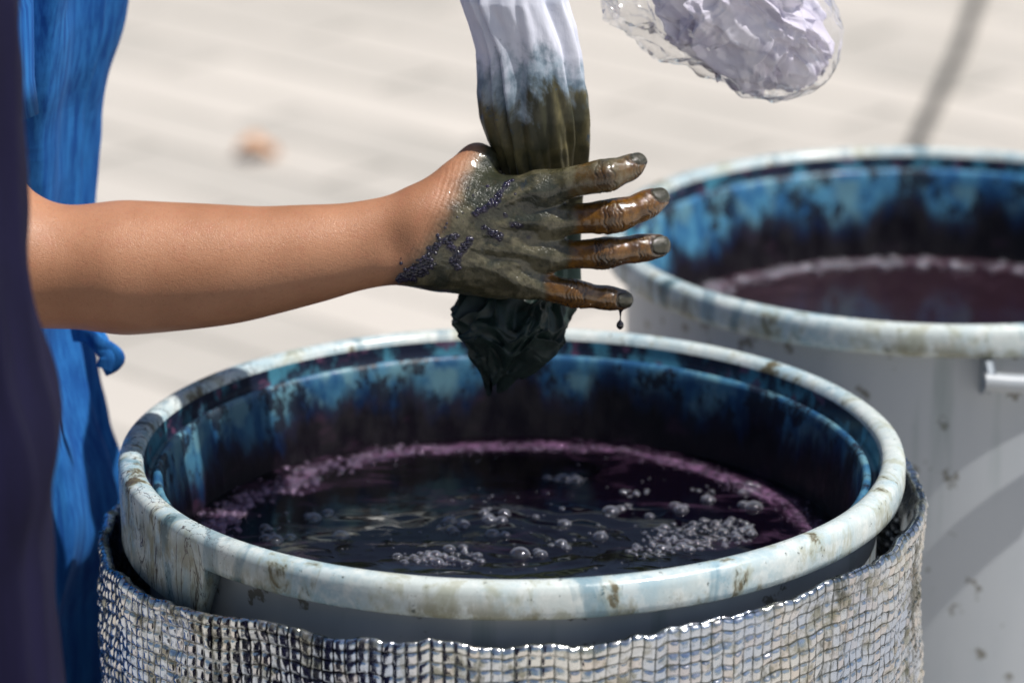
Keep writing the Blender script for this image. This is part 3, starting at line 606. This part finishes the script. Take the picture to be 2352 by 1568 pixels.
fr=[(at(u,v,Y2)[2],at(u,v,Y2)[0]+.004) for u,v in out]
fr=[p for p in fr if p[0]<1.34]; fr+=[(1.37,at(30,0,Y2)[0]-.02),(1.42,at(30,0,Y2)[0]-.08),(1.45,at(30,0,Y2)[0]-.10)]; fr+=[(.2,at(150,1568,Y2)[0])]
garment('navy_robe',fr,Y2,[(.2,.17,.19),(.9,.15,.18),(1.15,.14,.19),(1.34,.12,.19),(1.38,.09,.14),(1.43,.06,.07),(1.45,.055,.06)],NAVY,p2,80,1.)
x2=at(30,0,Y2)[0]-.16; legs(p2,x2,Y2,NAVY); head(p2,(x2,Y2,1.62),1)
# ================================================================== GROUND
gm=M('light_paving'); br=gm.n('ShaderNodeTexBrick'); gm.put(br.inputs['Vector'],gm.map((1,1,1),(0,0,math.radians(43))))
br.inputs['Scale'].default_value=1; br.inputs['Brick Width'].default_value=.8; br.inputs['Row Height'].default_value=.18; br.inputs['Mortar Size'].default_value=.010; br.inputs['Mortar Smooth'].default_value=.2
br.inputs['Color1'].default_value=(.58,.54,.495,1); br.inputs['Color2'].default_value=(.40,.38,.35,1); br.inputs['Mortar'].default_value=(.22,.21,.19,1); br.offset=.5
gcol=gm.mix(gm.mr(gm.noise(2.2,5),.35,.65,0,.5),br.outputs[0],(.53,.495,.455)); gcol=gm.mix(gm.mr(gm.noise(60,4),.55,.7,0,.3),gcol,(.28,.27,.25))
gm.set(col=gcol,rough=.8,nrm=gm.bump(gm.noise(200,3),.3,.002,gm.bump(br.outputs[1],.3,-.004)))
G=200; mesh_obj('pavement',np.array([(-G,-G,0),(G,-G,0),(G,G,0),(-G,G,0)]),np.array([[0,1,2,3]]),(gm.m,),smooth=False)
km=M('dark_line_mat'); km.set(col=(.05,.05,.052),rough=.5)
a_=lvl(2262,-40,.0); b_=lvl(2115,320,.0); d=b_-a_; tube('dark_ground_line',[(a_-d*2+np.array([.2,.0,.012]),.012),(a_-d*.6+np.array([.02,0,.012]),.012),(a_+np.array([0,0,.012]),.012),(a_+d*.5+np.array([.01,0,.012]),.012),(b_+np.array([0,0,.012]),.012),(b_+d*.6+np.array([0,0,.012]),.012)],km.m)  # narrow dark line laid along the pavement
lm=M('dry_leaf'); lm.set(col=lm.mix(lm.mr(lm.noise(40,3),.4,.6),(.60,.36,.22),(.52,.30,.18)),rough=.7)
c_=lvl(592,335,.02); LV=[];R,C=9,13
for i in range(R):
    for j in range(C):
        t=j/(C-1); w=.036*math.sin(math.pi*t)**.7*(1+.25*math.sin(t*17)); s=(i/(R-1)-.5)*2
        LV.append((c_[0]+(t-.5)*.075,c_[1]+s*w,.006+.022*s*s*(.5+.5*t)+.012*math.sin(t*5)))
mesh_obj('fallen_leaf',np.array(LV),grid_faces(R,C,False),(lm.m,))
# added tree row, unseen above the frame, to darken the dye's reflections
rg=np.random.RandomState(2); lv=[]; trunk=[]
tr_e=empty('added_reflection_trees')
bk=M('bark'); bk.set(col=(.10,.075,.05),rough=.9)
cl=[]
for k in range(9):
    x=-9+k*2.3+rg.normal(0,.2); y=9.5+rg.normal(0,.5); tube('trunk',[((x,y,0),.16),((x+.05,y,1.2),.12),((x,y,2.2),.10),((x+.1,y,3.6),.04)],bk.m,tr_e,10)
    for j in range(4):
        a=j*1.6+k; tube('limb',[((x,y,1.6+j*.25),.05),((x+.6*math.cos(a),y+.6*math.sin(a),2.2+j*.25),.035),((x+1.1*math.cos(a),y+1.1*math.sin(a),2.8+j*.2),.012)],bk.m,tr_e,6)
    for j in range(50):
        th=rg.rand()*6.28; hh=rg.rand(); rr=(1.0+.9*math.sin(math.pi*min(1,hh*1.05)))*math.sqrt(rg.rand()); cl.append((x+rr*math.cos(th),y+rr*math.sin(th)*.9,1.3+hh*2.8,.25+.3*rg.rand()))
cl=np.array(cl); n_=60; Cc=np.repeat(cl,n_,0); pos=Cc[:,:3]+rg.normal(0,1,(len(Cc),3))*Cc[:,3:4]*.6
a1=rg.normal(0,1,(len(pos),3)); a1/=np.linalg.norm(a1,axis=1)[:,None]; a2=np.cross(a1,rg.normal(0,1,(len(pos),3))); a2/=np.linalg.norm(a2,axis=1)[:,None]
sz=.06+.05*rg.rand(len(pos),1); LVs=np.stack([pos-a1*sz,pos+a2*sz*.6,pos+a1*sz,pos-a2*sz*.6],1).reshape(-1,3)
fo=M('foliage'); fo.set(col=fo.mix(fo.mr(fo.noise(2.5,3),.35,.65),(.035,.07,.018),(.07,.12,.035)),rough=.6)
mesh_obj('leaves',LVs,np.arange(len(LVs)).reshape(-1,4),(fo.m,),tr_e,smooth=False)
# ================================================================== LIGHT / SKY / CAMERA
el=math.radians(63); toS=Vector((.80,-.25,0)).normalized()*math.cos(el)+Vector((0,0,math.sin(el)))
sun=bpy.data.lights.new('sun','SUN'); sun.energy=5.0; sun.angle=math.radians(.5); sun.color=(1,.96,.90)
so=bpy.data.objects.new('sun',sun); so.rotation_euler=toS.to_track_quat('Z','Y').to_euler(); link(so)
w=bpy.data.worlds.new('World'); sc.world=w; w.use_nodes=True; nt=w.node_tree; bg=nt.nodes['Background']; sky=nt.nodes.new('ShaderNodeTexSky')
sky.sky_type='NISHITA'; sky.sun_disc=False; sky.sun_elevation=el; sky.sun_rotation=math.atan2(toS.x,toS.y); nt.links.new(sky.outputs[0],bg.inputs[0]); bg.inputs[1].default_value=.08; sky.dust_density=2.0
cam=bpy.data.cameras.new('camera'); co=bpy.data.objects.new('camera',cam); link(co); co.location=(0,CY,CZ); co.rotation_euler=(math.pi/2-PITCH,0,0)
cam.sensor_width=36; cam.lens=36*FP/2352; cam.clip_end=500; cam.clip_start=.05; cam.dof.use_dof=True; cam.dof.focus_distance=2.57; cam.dof.aperture_fstop=4.8
sc.camera=co
sc.view_settings.view_transform='Standard'; sc.view_settings.look='None'; sc.view_settings.exposure=0
